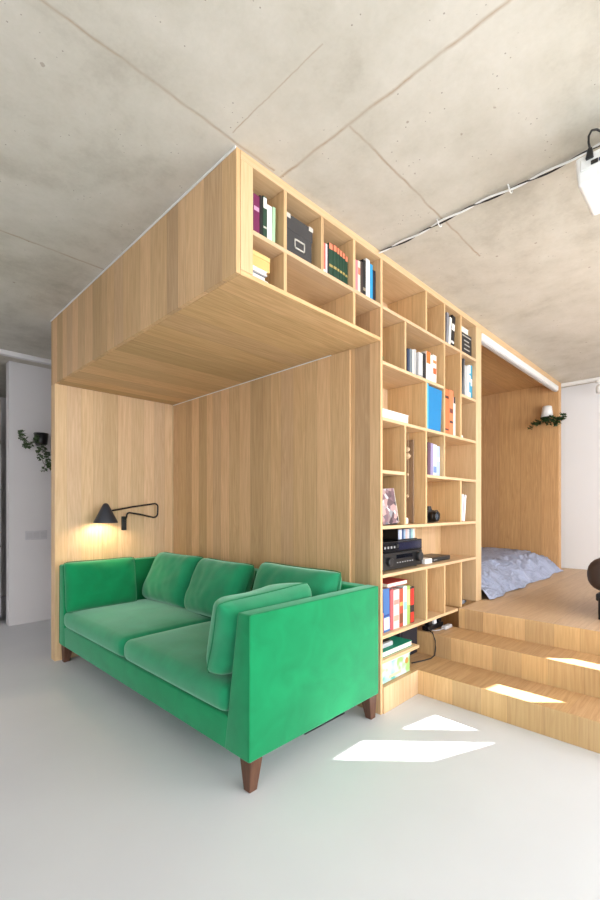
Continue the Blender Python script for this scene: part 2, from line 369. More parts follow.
def puffy(name, m, parent, w, h, t, p=3.2, n=26, wr=.006, seed=0, corner=.0, edge=.14):
    """a stuffed cushion: w along x, h along z, thickness along y, centred"""
    bm = bmesh.new(); vs = {}
    for side in (1, -1):
        for i in range(n + 1):
            for j in range(n + 1):
                u, v = 2 * i / n - 1, 2 * j / n - 1
                if side < 0 and (i in (0, n) or j in (0, n)): vs[(side, i, j)] = vs[(1, i, j)]; continue
                pr = max(0, (1 - abs(u) ** p) * (1 - abs(v) ** p)) ** .5
                rc_ = 1 - .055 * abs(u * v) ** 7; x = rc_ * u * w / 2 * (1 - corner * (1 - abs(v) ** 2) * abs(u) ** 6); z = rc_ * v * h / 2 * (1 - corner * (1 - abs(u) ** 2) * abs(v) ** 6)
                nn = noise.noise(Vector((x * 6 + seed, z * 6, side * 3.1 + seed))) * wr + noise.noise(Vector((x * 17 + seed, z * 15, side + seed))) * wr * .45
                y = side * (t / 2 * pr + nn * min(1, pr * 2))
                vs[(side, i, j)] = bm.verts.new((x, y, z))
        for i in range(n):
            for j in range(n):
                q = [vs[(side, i, j)], vs[(side, i + 1, j)], vs[(side, i + 1, j + 1)], vs[(side, i, j + 1)]]
                bm.faces.new(q if side < 0 else q[::-1])
    bmesh.ops.recalc_face_normals(bm, faces=bm.faces)
    me = bpy.data.meshes.new(name); bm.to_mesh(me); bm.free(); me.materials.append(m)
    for f in me.polygons: f.use_smooth = True
    o = bpy.data.objects.new(name, me); COL.objects.link(o); o.parent = parent
    q = o.modifiers.new('smooth', 'SUBSURF'); q.levels = q.render_levels = 1
    return o
def rim(w, h, corner, n=16):
    pts = []
    for k in range(4 * n):
        s_, f = divmod(k, n); a = 2 * f / n - 1
        u, v = [(a, -1), (1, a), (-a, 1), (-1, -a)][s_]
        rc_ = 1 - .055 * abs(u * v) ** 7
        pts.append((rc_ * u * w / 2 * (1 - corner * (1 - abs(v) ** 2) * abs(u) ** 6), 0, rc_ * v * h / 2 * (1 - corner * (1 - abs(u) ** 2) * abs(v) ** 6)))
    return pts
def seat(y0, y1, x0=.04, x1=.80, z0=.288, z1=.412):
    """box cushion with a crowned top and rounded edges"""
    bm = bmesh.new(); n = 30; m_ = 24; grid = {}
    w, d = y1 - y0, x1 - x0; R = .042
    mb = MB(); bm = mb.bm
    bmesh.ops.create_cube(bm, size=1)
    for v in bm.verts: v.co = Vector(((x0 + x1) / 2 + v.co.x * d, (y0 + y1) / 2 + v.co.y * w, (z0 + z1) / 2 + v.co.z * (z1 - z0)))
    bmesh.ops.bevel(bm, geom=list(bm.edges), offset=R, segments=4, profile=.5, affect='EDGES')
    top = [f for f in bm.faces if f.normal.z > .99] + [f for f in bm.faces if abs(f.normal.z) < .01]
    bmesh.ops.subdivide_edges(bm, edges=[e for e in bm.edges if e.calc_length() > .08], cuts=14, use_grid_fill=True)
    for v in bm.verts:
        u = (v.co.x - (x0 + x1) / 2) / (d / 2); q = (v.co.y - (y0 + y1) / 2) / (w / 2)
        k = max(0, (1 - u ** 4)) * max(0, (1 - q ** 4))
        if v.co.z > z1 - .03: v.co.z += .026 * k + noise.noise(v.co * 5) * .007 * k
        if v.co.x < x0 + .02: v.co.x -= .010 * max(0, 1 - q ** 6) * max(0, 1 - ((v.co.z - (z0 + z1) / 2) / ((z1 - z0) / 2)) ** 2) 
    return mb
for y0, y1 in ((YS0 + .16, 1.160), (1.174, YS1 - .118)):
    seat(y0, y1).build('seat_cushion', VELVET_LIT, sf, True)
def leg(x, y, dx, dy):
    """tapered square leg, splayed towards the corner"""
    a, b = .036, .021
    return MB().hexa([(x + dx - b, y + dy - b, 0), (x + dx + b, y + dy - b, 0), (x + dx + b, y + dy + b, 0), (x + dx - b, y + dy + b, 0),
                      (x - a, y - a, ZB), (x + a, y - a, ZB), (x + a, y + a, ZB), (x - a, y + a, ZB)], .003, 1)
for x, y, dx, dy in ((.098, .022, -.012, -.008), (.965, .022, .012, -.008), (.098, 2.262, -.012, .006), (.965, 2.262, .012, .006)):
    leg(x, y, dx, dy).build('leg', W_DARK, sf)
MB().hexa([(.56, .16, 0), (.92, .16, 0), (.92, .205, 0), (.56, .205, 0), (.56, .16, .03), (.92, .16, .03), (.92, .205, .03), (.56, .205, .03)], .004, 1)
sf.rotation_euler = (0, 0, .011)
ex = thing('adapter_bar', 'long flat black power bar lying on the floor under the sofa', 'power bar', (.74, .18, 0))
MB().box(.57, .91, .155, .205, .001, .034, .006, 2).build('bar_body', BLACK, ex)
for k in range(4): MB().box(.62 + k * .075, .65 + k * .075, .165, .195, .034, .0365, .001, 1).build('socket', BLACKM, ex)

def pillow(label, loc, rz, tilt, w, h, t, seed, corner=.05, group=None, roll=0, mat_=None):
    r = thing('cushion', label, 'cushion', loc); r['local'] = 1
    r.rotation_euler = (Matrix.Rotation(rz, 4, 'Z') @ Matrix.Rotation(tilt, 4, 'X') @ Matrix.Rotation(roll, 4, 'Y')).to_euler()
    c = puffy('cushion_body', mat_ or VELVET_LIT, r, w, h, t, p=3.8, seed=seed, corner=corner, wr=.014); c.location = (0, 0, h / 2)
    s_ = MB().tube(rim(w, h, corner), .0026, 6, True); s_ = s_.build('piping', SEAM, r, True); s_.location = (0, 0, h / 2)
    return r
# the three back cushions (face looks along -x) and the two arm cushions
BZ = .425
pillow('green back cushion in the corner nearest the wall lamp', (.665, 1.845, BZ - .01), -PI / 2 + .05, -.42, .64, .44, .24, 1.0)
pillow('green back cushion in the middle of the sofa back', (.665, 1.20, BZ - .01), -PI / 2, -.42, .62, .44, .24, 2.3)
pillow('green back cushion at the bookcase end, half hidden by the tilted cushion', (.71, .47, BZ - .005), -PI / 2, -.32, .70, .45, .22, 3.7)
pillow('plump green cushion leaning on the near armrest', (.335, .28, BZ + .02), PI, -.32, .60, .375, .25, 5.1, .04, None, .05)
pillow('dark green cushion leaning on the far armrest under the wall lamp', (.28, 2.09, BZ - .015), 0, -.14, .57, .39, .18, 6.2, .03, None, 0, VELVET)

# ------------------------------------------------------------------ wall lamp on the niche side wall
wl = thing('wall_lamp', 'black swing-arm wall lamp with cone shade glowing over the sofa', 'lamp', (.55, 2.33, 1.16))
MB().box(.525, .565, 2.308, 2.329, 1.01, 1.13, .004, 2).build('wall_plate', BLACKM, wl)
def arc(c, r, a0, a1, n, f): return [f(c[0] + r * math.cos(a0 + (a1 - a0) * k / n), c[1] + r * math.sin(a0 + (a1 - a0) * k / n)) for k in range(n + 1)]
yl = 2.27
am = MB()
fx = lambda x, z: (x, yl, z)
path = [(.545, 2.31, 1.10), (.545, 2.285, 1.105), (.547, yl, 1.13)] + arc((.572, 1.138), .024, PI * .95, PI * .5, 4, fx) + [fx(.66, 1.148), fx(.79, 1.118)]
path += arc((.797, 1.155), .037, -PI / 2, 0, 6, fx)[1:] + [fx(.836, 1.20)] + arc((.806, 1.212), .03, 0, PI * .55, 6, fx) + [fx(.60, 1.213), (.44, 2.22, 1.188), (.365, 2.19, 1.178)]
am.tube(path, .0075, 10).build('swing_arm', BLACKM, wl, True)
LX, LY, LZ = .338, 2.19, 1.082
sh = MB(); prof = [(.093, 0), (.093, .006), (.028, .138), (.022, .15), (.012, .159), (.001, .162), (.001, .158), (.010, .155), (.019, .147), (.025, .134), (.089, .006), (.089, 0)]
shd = sh.lathe(prof, 40, Matrix.Translation((LX, LY, LZ)), False).build('lamp_shade', plain('shade_enamel', (46, 49, 58), .38, .05, metal=.1), wl, True)
def emit(name, rgb, st):
    t = NT(name); t.b.inputs['Base Color'].default_value = lin(rgb); t.b.inputs['Emission Color'].default_value = lin(rgb); t.b.inputs['Emission Strength'].default_value = st; return t.m
MB().lathe([(.001, -.03), (.018, -.022), (.026, 0), (.018, .022), (.001, .03)], 20, Matrix.Translation((LX, LY, LZ + .05)), False).build('bulb', emit('warm_bulb', (255, 216, 165), 14), wl, True)
pd = bpy.data.lights.new('lamp_light', 'SPOT'); po = bpy.data.objects.new('lamp_light', pd); COL.objects.link(po)
po.location = (LX, LY + .01, LZ + .012); pd.energy = 9; pd.color = (1, .77, .50); pd.spot_size = math.radians(165); pd.spot_blend = .6; pd.shadow_soft_size = .04
po.rotation_euler = Vector((0, .25, -1)).to_track_quat('-Z', 'Y').to_euler()

# ------------------------------------------------------------------ books
def book(label, x, z, w, h, d, rgb, y=.03, lean=0, bands=(), group=None, yaw=0, name='book', rough=.55):
    """upright book: spine looks out of the bookcase (-y); lean in radians about y"""
    r = thing(name, label, 'book', (x, y, z + max(0, math.sin(lean)) * w), group); r['local'] = 1
    r.rotation_euler = (0, lean, yaw)
    m = plain('cover_%d_%d_%d' % rgb, rgb, rough, .05, 60)
    c = .0025 if w > .016 else .0015
    mb = MB(); mb.box(0, c, 0, d, 0, h); mb.box(w - c, w, 0, d, 0, h); mb.box(c, w - c, 0, c * 1.4, 0, h)
    cv = mb.build('cover', m, r)
    MB().box(c, w - c, c * 1.4, d - .004, .003, h - .003).build('page_block', PAPER, r)
    for z0, z1, q in bands:
        MB().box(w * .08, w * .92, -.0007, .0004, h * z0, h * z1).build('spine_band', plain('band_%d_%d_%d' % q, q, .5, .05, 60), cv)
    return r
def slab(label, x0, x1, y0, y1, z0, z1, rgb, name='book', cat='book', yaw=0, group=None):
    """book lying flat"""
    r = thing(name, label, cat, ((x0 + x1) / 2, (y0 + y1) / 2, z0), group); r['local'] = 1; r.rotation_euler = (0, 0, yaw)
    a, b, h = (x1 - x0) / 2, (y1 - y0) / 2, z1 - z0; c = min(.003, h * .2)
    m = plain('cover_%d_%d_%d' % rgb, rgb, .55, .05, 60)
    mb = MB(); mb.box(-a, a, -b, b, 0, c); mb.box(-a, a, -b, b, h - c, h); mb.box(-a, a, b - c, b, c, h - c)
    mb.build('cover', m, r)
    MB().box(-a + .003, a - .003, -b + .003, b - c, c, h - c).build('page_block', PAPER, r)
    return r
WH = (234, 232, 226); CR = (230, 218, 194); GY = (150, 150, 150); BK = (28, 28, 30); GD = (24, 62, 44); OR = (232, 110, 62); BL = (22, 132, 196); NV = (28, 34, 48)
Z1 = 2.3955
book('thin pale pink book at the left end above the sofa cabinet', .0985, Z1, .015, .19, .17, (222, 190, 186))
book('plum purple book in the first top compartment', .116, Z1, .034, .186, .19, (112, 30, 78), bands=((.62, .72, (196, 150, 180)),))
book('black book right of the plum purple one', .152, Z1, .017, .195, .19, BK)
book('dark green book with a white head label', .171, Z1, .023, .203, .19, (36, 66, 50), bands=((.74, .97, (230, 228, 222)), (.3, .34, (200, 200, 190))))
book('white paperback between two green books', .1955, Z1, .029, .176, .17, WH)
book('pale mint green book leaning at the end of its row', .226, Z1, .016, .182, .18, (166, 206, 166), lean=.02)
G6 = 'dark green series with orange heads'
book('coral red book at the start of the green series', .566, Z1, .026, .168, .16, (214, 104, 92), bands=((.1, .2, WH),))
book('pale lilac white book before the green series', .593, Z1, .013, .171, .16, (226, 214, 222))
book('black thin book touching the first green volume', .607, Z1, .012, .170, .16, BK)
gx = [.6195, .6535, .6855, .708, .7295, .7535]; gw = [.031, .029, .0195, .019, .021, .021]; gh = [.187, .190, .187, .184, .181, .172]
gl = ['first dark green volume with orange head, beside the black thin book', 'second dark green volume with orange head', 'third dark green volume with orange head', 'fourth dark green volume with orange head', 'fifth dark green volume with orange head', 'last and lowest dark green volume with orange head']
for a, b, c_, l in zip(gx, gw, gh, gl): book(l, a, Z1, b, c_, .16, GD, bands=((.84, 1.0, (228, 128, 96)), (.35, .42, (170, 150, 90))), group=G6)
book('rose pink book starting the row beside the tall panel', .836, Z1, .029, .190, .17, (224, 128, 138))
book('cream book right of the rose pink one', .866, Z1, .022, .194, .17, CR, bands=((.6, .8, (214, 120, 96)),))
book('dark brown book right of the cream one', .889, Z1, .022, .200, .17, (62, 50, 48))
book('black book left of the tall white one', .9125, Z1, .028, .219, .18, BK, bands=((.2, .28, (150, 140, 120)),))
book('tall white book left of the blue one', .9425, Z1, .036, .236, .19, (240, 240, 238))
book('bright blue book in the top row', .98, Z1, .028, .221, .19, (40, 150, 206))
book('navy black book at the right end of the blue row', 1.0095, Z1, .027, .196, .18, NV)
# leaning folders in the seventh top compartment
book('grey folder leaning at the left of the top right compartment', 1.93, Z1, .03, .245, .2, (128, 130, 138), lean=.06)
book('white folder leaning against the black binder', 1.965, Z1, .032, .225, .2, WH, lean=.12)
book('black binder leaning with a white patch on its spine', 2.003, Z1, .05, .25, .21, BK, lean=.12, bands=((.55, .75, WH), (.15, .22, WH)))
# second row over the niche shelf
Z2 = 2.0705
book('navy book at the left end of the second row', 1.392, Z2, .027, .163, .18, (40, 56, 84))
book('slate grey book beside the navy one', 1.420, Z2, .034, .17, .18, (112, 122, 128))
book('thin white book between two grey ones', 1.4555, Z2, .018, .173, .18, WH)
book('light grey book beside a gap', 1.475, Z2, .026, .18, .18, (176, 178, 178))
book('charcoal booklet lying back in the gap', 1.503, Z2, .028, .165, .15, (70, 72, 76), y=.05)
book('white silver book left of the black one', 1.535, Z2, .05, .175, .18, (222, 222, 222), bands=((.1, .16, GY),))
book('black book left of the orange topped one', 1.589, Z2, .043, .186, .18, BK)
book('white book with a bright orange top', 1.634, Z2, .065, .208, .18, (236, 222, 212), bands=((.62, 1, (238, 110, 44)),))
book('thin white book right of the orange topped one', 1.701, Z2, .026, .196, .18, (240, 236, 232))
book('white book with orange blotches at the right end', 1.729, Z2, .052, .207, .18, (236, 226, 216), bands=((.36, .56, (226, 96, 52)), (.72, .82, (226, 130, 70))))
Z3 = 1.7405
book('big orange book with dark lettering marks', 1.905, Z3, .072, .333, .2, (228, 112, 66), bands=((.8, .86, (70, 40, 32)), (.1, .14, (90, 50, 40))))
book('second orange book, mottled with dark spots', 1.979, Z3, .066, .34, .2, (234, 126, 84), bands=((.5, .6, (110, 60, 46)), (.28, .33, (70, 44, 40))))
book('white book with a dark head beside the orange books', 2.047, Z3, .034, .298, .19, (232, 228, 222), bands=((.84, 1, (48, 38, 36)),))
book('tall white folder at the left of the right-end compartment', 2.13, Z2, .05, .298, .2, (238, 238, 240))
book('dark grey folder leaning against the white folder', 2.187, Z2, .02, .30, .2, (86, 88, 92), lean=.14)
book('silver grey magazine block in the right-end compartment', 2.243, Z2, .05, .25, .2, (186, 188, 190))
book('pale grey catalogue beside the blue striped one', 2.295, Z2, .028, .262, .2, (214, 216, 218))
book('white catalogue with teal blue stripes', 2.3235, Z2, .028, .272, .2, (224, 236, 240), bands=((.2, .5, (60, 150, 186)), (.7, .76, (60, 150, 186))))
book('teal blue book against the right post', 2.352, Z2, .031, .276, .2, (52, 150, 186), bands=((.4, .6, WH),))
Z4 = 1.4305
book('dark plum magazine in the middle compartment', 1.655, Z4, .034, .226, .2, (96, 66, 84), lean=.04)
book('lilac magazine beside the dark plum one', 1.6945, Z4, .036, .225, .2, (150, 138, 176), lean=.03)
book('white and blue magazine block', 1.733, Z4, .050, .22, .2, (206, 214, 228), lean=.02, bands=((.1, .3, (110, 140, 190)),))
book('pale blue book ending the magazines', 1.787, Z4, .045, .213, .2, (168, 188, 216), bands=((.5, .62, WH),))
Z5 = 1.1005
book('white brochure leaning on the far divider', 2.138, Z5, .022, .285, .2, (238, 236, 236), lean=.1)
book('pale pink brochure leaning behind the white one', 2.175, Z5, .026, .21, .2, (236, 220, 222), lean=.13)
book('white booklet at the front of the leaning brochures', 2.218, Z5, .026, .205, .2, (240, 240, 242), lean=.15)
# lower row of large picture books
Z6 = .4555
book('small orange book standing behind the sofa armrest', 1.082, Z6, .036, .12, .18, (232, 128, 60))
book('blue picture book with a white patterned foot', 1.1215, Z6, .068, .262, .2, (66, 108, 168), bands=((.05, .33, (206, 218, 236)), (.36, .4, (30, 60, 130))), lean=-.03)
book('pinkish red picture book', 1.1925, Z6, .034, .25, .2, (188, 90, 96))
book('white pink picture book with red marks', 1.2285, Z6, .066, .242, .2, (226, 206, 200), bands=((.62, .74, (222, 140, 130)), (.2, .34, (226, 160, 140))))
book('red and brown picture book', 1.2965, Z6, .044, .24, .2, (176, 78, 58), bands=((.1, .35, (120, 66, 44)), (.55, .65, (238, 170, 90))))
book('white turquoise picture book', 1.342, Z6, .044, .25, .2, (214, 236, 230), bands=((.4, .6, (140, 206, 190)),))
book('lime green picture book', 1.3875, Z6, .036, .248, .2, (150, 178, 90), bands=((.5, .9, (206, 222, 140)),))
book('black book with red patches at the row end', 1.425, Z6, .05, .235, .2, (40, 34, 36), bands=((.5, .95, (214, 44, 36)), (.02, .3, (206, 50, 36))))
slab('red book lying flat on top of the picture books', 1.15, 1.375, .02, .20, Z6 + .2665, Z6 + .293, (166, 48, 46))
# flat things
slab('grey blue folder at the bottom of the flat stack', .095, .20, .03, .23, 2.2005, 2.222, (202, 204, 210))
slab('dark slate book in the middle of the flat stack', .098, .195, .04, .24, 2.2225, 2.246, (82, 90, 112))
slab('white book on top of the flat stack under the wooden box', .095, .196, .03, .23, 2.2465, 2.266, (232, 230, 228))
wb = thing('wooden_box', 'small light wooden box on top of the flat book stack', 'box', (.155, .13, 2.2665))
MB().box(.096, .212, .03, .22, 2.2665, 2.312, .002, 1).build('box_body', plain('birch_box', (222, 180, 112), .5, .06, 20), wb)
MB().box(.095, .213, .029, .221, 2.3125, 2.334, .002, 1).build('lid', plain('birch_lid', (226, 188, 122), .5, .06, 20), wb)

def card_box(label, x0, x1, y0, y1, z0, h, rgb, tabs=True):
    r = thing('storage_box', label, 'box', ((x0 + x1) / 2, (y0 + y1) / 2, z0))
    m = plain('card_%d_%d_%d' % rgb, rgb, .75, .12, 60)
    lh = h * .72
    MB().box(x0 + .004, x1 - .004, y0 + .004, y1, z0, z0 + lh, .002, 1).build('box_body', m, r)
    ld = MB().box(x0, x1, y0, y1 + .003, z0 + lh - .018, z0 + h, .003, 1).build('lid', m, r)
    cx, cz = (x0 + x1) / 2, z0 + lh * .5; fw_, fh = (x1 - x0) * .19, h * .12
    fr = MB()
    fr.box(cx - fw_, cx + fw_, y0 - .001, y0 + .0035, cz + fh - .006, cz + fh); fr.box(cx - fw_, cx + fw_, y0 - .001, y0 + .0035, cz - fh, cz - fh + .006)
    fr.box(cx - fw_, cx - fw_ + .005, y0 - .001, y0 + .0035, cz - fh, cz + fh); fr.box(cx + fw_ - .005, cx + fw_, y0 - .001, y0 + .0035, cz - fh, cz + fh)
    fr.build('label_frame', plain('label_metal', (216, 212, 204), .35, .03, metal=.3), r)
    for s_ in (x0, x1 - .028):
        MB().box(s_ - .001, s_ + .029, y0 - .0015, y0 + .03, z0 + h - .02, z0 + h + .0015, .001, 1).build('metal_corner', plain('label_metal', (216, 212, 204), .35), ld)
    return r
card_box('charcoal card storage box with framed label in the second top compartment', .302, .486, .02, .27, Z1, .19, (62, 60, 60))
def band_box():
    r = thing('storage_box', 'black box with pale printed lines at the top right corner', 'box', (2.29, .12, Z1))
    MB().box(2.19, 2.372, .03, .25, Z1, Z1 + .178, .003, 1).build('box_body', plain('box_black', (44, 42, 42), .6, .1), r)
    for z, x0, x1 in ((.05, 2.23, 2.33), (.085, 2.24, 2.33), (.115, 2.23, 2.32), (.15, 2.2, 2.36)):
        MB().box(x0, x1, .0288, .0303, Z1 + z, Z1 + z + .008).build('printed_line', plain('print_grey', (170, 168, 162), .6), r)
    return r
band_box()
slab('white paper stack lying on the black box', 2.195, 2.325, .035, .22, Z1 + .1785, Z1 + .222, (236, 234, 230), name='paper_stack', cat='papers')
slab('white carton lying flat on the third shelf', 1.085, 1.40, .025, .24, 1.7405, 1.80, (226, 232, 236), name='carton', cat='box')
slab('pale card lying in the low compartment over the niche corner', .86, 1.0, .08, .25, 2.2005, 2.212, (214, 206, 190), name='card', cat='papers')
slab('pale notebook lying in the wide low compartment', .50, .68, .05, .2, 2.2005, 2.215, (196, 190, 180), name='notebook', cat='book')
tn = thing('small_tin', 'small grey tin lying in the wide low compartment', 'tin', (.47, .13, 2.2005))
MB().lathe([(.001, 0), (.028, 0), (.03, .002), (.03, .035), (.001, .035)], 24, Matrix.Translation((.46, .12, 2.2005)), False).build('tin_body', STEEL, tn)
MB().lathe([(.001, .036), (.031, .036), (.031, .046), (.001, .047)], 24, Matrix.Translation((.46, .12, 2.2005)), False).build('lid', STEEL, tn)
# blue box file facing out with its broad side
bf = thing('box_file', 'bright blue box file standing with its broad side out', 'file', (1.72, .1, Z3)); bf['local'] = 1; bf.rotation_euler = (0, 0, 0)
bf.location = (1.60, .006, Z3)
MB().hexa([(.03, .004, 0), (.205, .004, 0), (.205, .09, 0), (.03, .09, 0), (.026, .004, .298), (.228, .004, .298), (.228, .09, .298), (.026, .09, .298)], .003, 1).build('file_body', plain('file_blue', (8, 122, 182), .45, .04), bf)
MB().box(0, .026, 0, .10, 0, .309, .003, 1).build('flap', plain('file_blue_flap', (70, 176, 214), .45, .04), bf)
# ------------------------------------------------------------------ small things in the bookcase
def leafmesh(mb, p, d, size, up):
    """heart-shaped ivy leaf of a few faces"""
    d = d.normalized(); s_ = d.cross(up)
    if s_.length < .1: s_ = d.cross(Vector((1, 0, 0)))
    s_.normalize(); n_ = s_.cross(d)
    o = [(0, 0, 0), (.45, .15, -.05), (.52, .5, .06), (.18, .62, .03), (0, 1, -.06), (-.18, .62, .03), (-.52, .5, .06), (-.45, .15, -.05)]
    vs = [mb.bm.verts.new(p + s_ * a * size + d * b * size + n_ * c * size) for a, b, c in o]
    ce = mb.bm.verts.new(p + d * .45 * size + n_ * .09 * size)
    for i in range(8): mb.bm.faces.new((vs[i], vs[(i + 1) % 8], ce))
LEAF = plain('ivy_leaf', (46, 74, 38), .5, .45, 40); LEAFD = plain('ivy_leaf_olive', (62, 84, 48), .5, .4, 40); STEM = plain('ivy_stem', (78, 72, 44), .6, .2)
def ivy(root, stems, leaf_m, seed, size=(.03, .05), dens=26):
    rnd = random.Random(seed); st = MB(); lf = MB()
    for pts in stems:
        P = [Vector(p) for p in pts]; Q = []
        for i in range(len(P) - 1):
            for k in range(6):
                Q.append(P[i].lerp(P[i + 1], k / 6) + Vector((rnd.uniform(-1, 1), rnd.uniform(-1, 1), rnd.uniform(-1, 1))) * .004)
        Q.append(P[-1]); st.tube(Q, .0022, 5)
        L = sum((b - a).length for a, b in zip(P, P[1:]))
        for k in range(int(dens * L / .3)):
            i = rnd.randrange(len(Q)); d = Vector((rnd.uniform(-1, 1), rnd.uniform(-1, .5), rnd.uniform(-1, .7)))
            leafmesh(lf, Q[i] + d * .008, d, rnd.uniform(*size), Vector((rnd.uniform(-.3, .3), rnd.uniform(-1, -.2), 1)))
    st.build('stem', STEM, root, True); lf.build('foliage', leaf_m, root)
sp_ = thing('small_plant', 'little green succulent on the shelf beside the niche panel', 'plant', (1.13, .1, Z2))
MB().lathe([(.001, 0), (.032, 0), (.038, .05), (.034, .05), (.033, .045), (.001, .045)], 20, Matrix.Translation((1.125, .08, Z2)), False).build('pot', plain('green_pot', (52, 96, 54), .5), sp_)
lf = MB(); rnd = random.Random(4)
for k in range(30):
    a = rnd.uniform(0, 2 * PI); leafmesh(lf, Vector((1.125, .08, Z2 + .05)), Vector((math.cos(a), math.sin(a), rnd.uniform(.2, 1.3))), rnd.uniform(.025, .042), Vector((0, 0, 1)))
lf.build('foliage', plain('succulent', (74, 128, 62), .5, .3), sp_)
# photo magazine with collage-like cover standing open
mg = thing('photo_magazine', 'glossy photo magazine leaning in the compartment above the amplifier', 'magazine', (1.138, .012, Z5 + .008)); mg['local'] = 1
mg.rotation_euler = (math.radians(-8), -.07, 0)
def collage():
    t = NT('photo_cover'); tc = t.n('TexCoord'); v = t.n('TexVoronoi'); v.inputs['Scale'].default_value = 30; t.l(tc.outputs['Object'], v.inputs['Vector'])
    sc = t.n('SeparateColor'); t.l(v.outputs['Color'], sc.inputs[0])
    t.l(t.ramp(sc.outputs[0], [(.0, lin((30, 26, 32))), (.3, lin((130, 100, 108))), (.5, lin((196, 160, 156))), (.7, lin((70, 76, 90))), (1, lin((230, 226, 228)))]), t.b.inputs['Base Color']); t.b.inputs['Roughness'].default_value = .3; return t.m
MB().box(-.045, .125, 0, .006, 0, .215, .001, 1).build('cover', collage(), mg)
MB().box(-.043, .138, .0065, .018, 0, .213).build('page_block', PAPER, mg)
mb2 = thing('photo_book', 'dark backed book leaning behind the glossy magazine', 'book', (1.15, .034, Z5 + .006)); mb2['local'] = 1; mb2.rotation_euler = (math.radians(-8), 0, 0)
MB().box(-.03, .143, .006, .026, 0, .205, .001, 1).build('cover', plain('dark_cover', (66, 60, 66), .5), mb2); MB().box(-.028, .140, .0265, .030, .003, .2).build('page_block', PAPER, mb2)
# framed brown picture in the tall slot
fr = thing('picture_frame', 'tall dark brown framed picture standing in the narrow tall compartment', 'picture', (1.5, .17, Z5))
MB().box(1.562, 1.574, .086, .285, Z5, 1.672, .003, 1).build('frame', plain('brown_frame', (140, 114, 88), .5, .15), fr)
MB().box(1.5605, 1.5625, .098, .275, Z5 + .02, 1.655).build('picture', plain('brown_picture', (150, 124, 98), .55, .35, 8), fr)
sb = MB()
ch = thing('charm_string', 'string of small pale shell charms hanging in the tall compartment', 'ornament', (1.50, .12, 1.5))
MB().tube([(1.52, .10, 1.718), (1.518, .10, 1.6), (1.52, .10, 1.45), (1.519, .10, 1.27)], .0018, 6).build('string', plain('string', (190, 170, 140), .8), ch)
for k, (z, r_) in enumerate(((1.60, .018), (1.555, .022), (1.43, .010), (1.285, .010))):
    MB().lathe([(.001, -r_), (r_ * .7, -r_ * .6), (r_, 0), (r_ * .6, r_ * .7), (.001, r_)], 12, Matrix.Translation((1.51, .10, z)), False).build('charm', plain('shell', (196, 170, 136), .5), ch, True)
cd = thing('candle', 'small cream candle block in the foot of the tall compartment', 'candle', (1.37, .07, Z5))
MB().box(1.352, 1.425, .04, .10, Z5, Z5 + .042, .008, 2).build('wax', plain('wax', (244, 238, 224), .4, .02), cd)
MB().tube([(1.388, .07, Z5 + .04), (1.389, .07, Z5 + .05)], .0015, 6).build('wick', BLACK, cd)
# camera
cm = thing('photo_camera', 'black camera with wrist strap on the shelf below the magazines', 'camera', (1.77, .10, Z5))
MB().box(1.70, 1.85, .07, .125, Z5, Z5 + .09, .012, 3).build('camera_body', BLACK, cm, True)
MB().hexa([(1.745, .072, Z5 + .085), (1.805, .072, Z5 + .085), (1.805, .12, Z5 + .085), (1.745, .12, Z5 + .085), (1.755, .078, Z5 + .118), (1.795, .078, Z5 + .118), (1.795, .115, Z5 + .118), (1.755, .115, Z5 + .118)], .004, 2).build('viewfinder', BLACK, cm)
ln = MB().lathe([(.001, 0), (.036, 0), (.036, .03), (.033, .034), (.033, .05), (.026, .052), (.024, .045), (.001, .045)], 28, Matrix.Translation((1.775, .07, Z5 + .045)) @ Matrix.Rotation(PI / 2, 4, 'X'), False).build('lens', BLACK, cm)
MB().lathe([(.001, .0455), (.023, .0455), (.02, .049), (.001, .05)], 24, Matrix.Translation((1.775, .07, Z5 + .045)) @ Matrix.Rotation(PI / 2, 4, 'X'), False).build('lens_glass', plain('lens_glass', (40, 52, 66), .08, .05), ln)
MB().tube([(1.85, .09, Z5 + .08), (1.88, .075, Z5 + .085), (1.905, .07, Z5 + .06), (1.905, .07, Z5 + .03), (1.885, .075, Z5 + .008), (1.852, .09, Z5 + .006)], .005, 8).build('strap', BLACK, cm, True)
ob = thing('eraser', 'small white block at the front of the third shelf', 'eraser', (2.07, .03, Z3))
MB().box(2.135, 2.18, .015, .04, Z3, Z3 + .022, .003, 1).build('block_body', WHITEP, ob); MB().box(2.1345, 2.155, .0145, .0405, Z3 - .0002, Z3 + .0225, .003, 1).build('sleeve', plain('sleeve', (222, 206, 186), .6), ob)
# stereo
Z7 = .8145
def knob(p, r, l, parent): MB().lathe([(.001, 0), (r, 0), (r, l * .9), (r * .9, l), (.001, l)], 24, Matrix.Translation(p) @ Matrix.Rotation(PI / 2, 4, 'X'), False).build('knob', plain('knob_black', (38, 38, 40), .3), parent)
SILV = plain('silver_print', (176, 178, 182), .3, .03, metal=.4)
am_ = thing('amplifier', 'black stereo amplifier with two large knobs at the shelf end', 'amplifier', (1.36, .16, Z7))
MB().box(1.105, 1.585, .055, .285, Z7 + .012, Z7 + .110, .003, 1).build('case', BLACK, am_)
fp = MB().box(1.10, 1.59, .035, .0545, Z7 + .010, Z7 + .113, .004, 2).build('front_panel', BLACK, am_)
for x in (1.13, 1.56):
    for y in (.08, .26): MB().lathe([(.001, 0), (.018, 0), (.018, .0118), (.001, .0118)], 16, Matrix.Translation((x, y, Z7)), False).build('foot', BLACKM, am_)
knob((1.185, .035, Z7 + .062), .026, .02, am_); knob((1.535, .035, Z7 + .07), .032, .024, am_)
for k in range(7): MB().box(1.275 + k * .03, 1.289 + k * .03, .0335, .0352, Z7 + .046, Z7 + .052).build('button', SILV, am_)
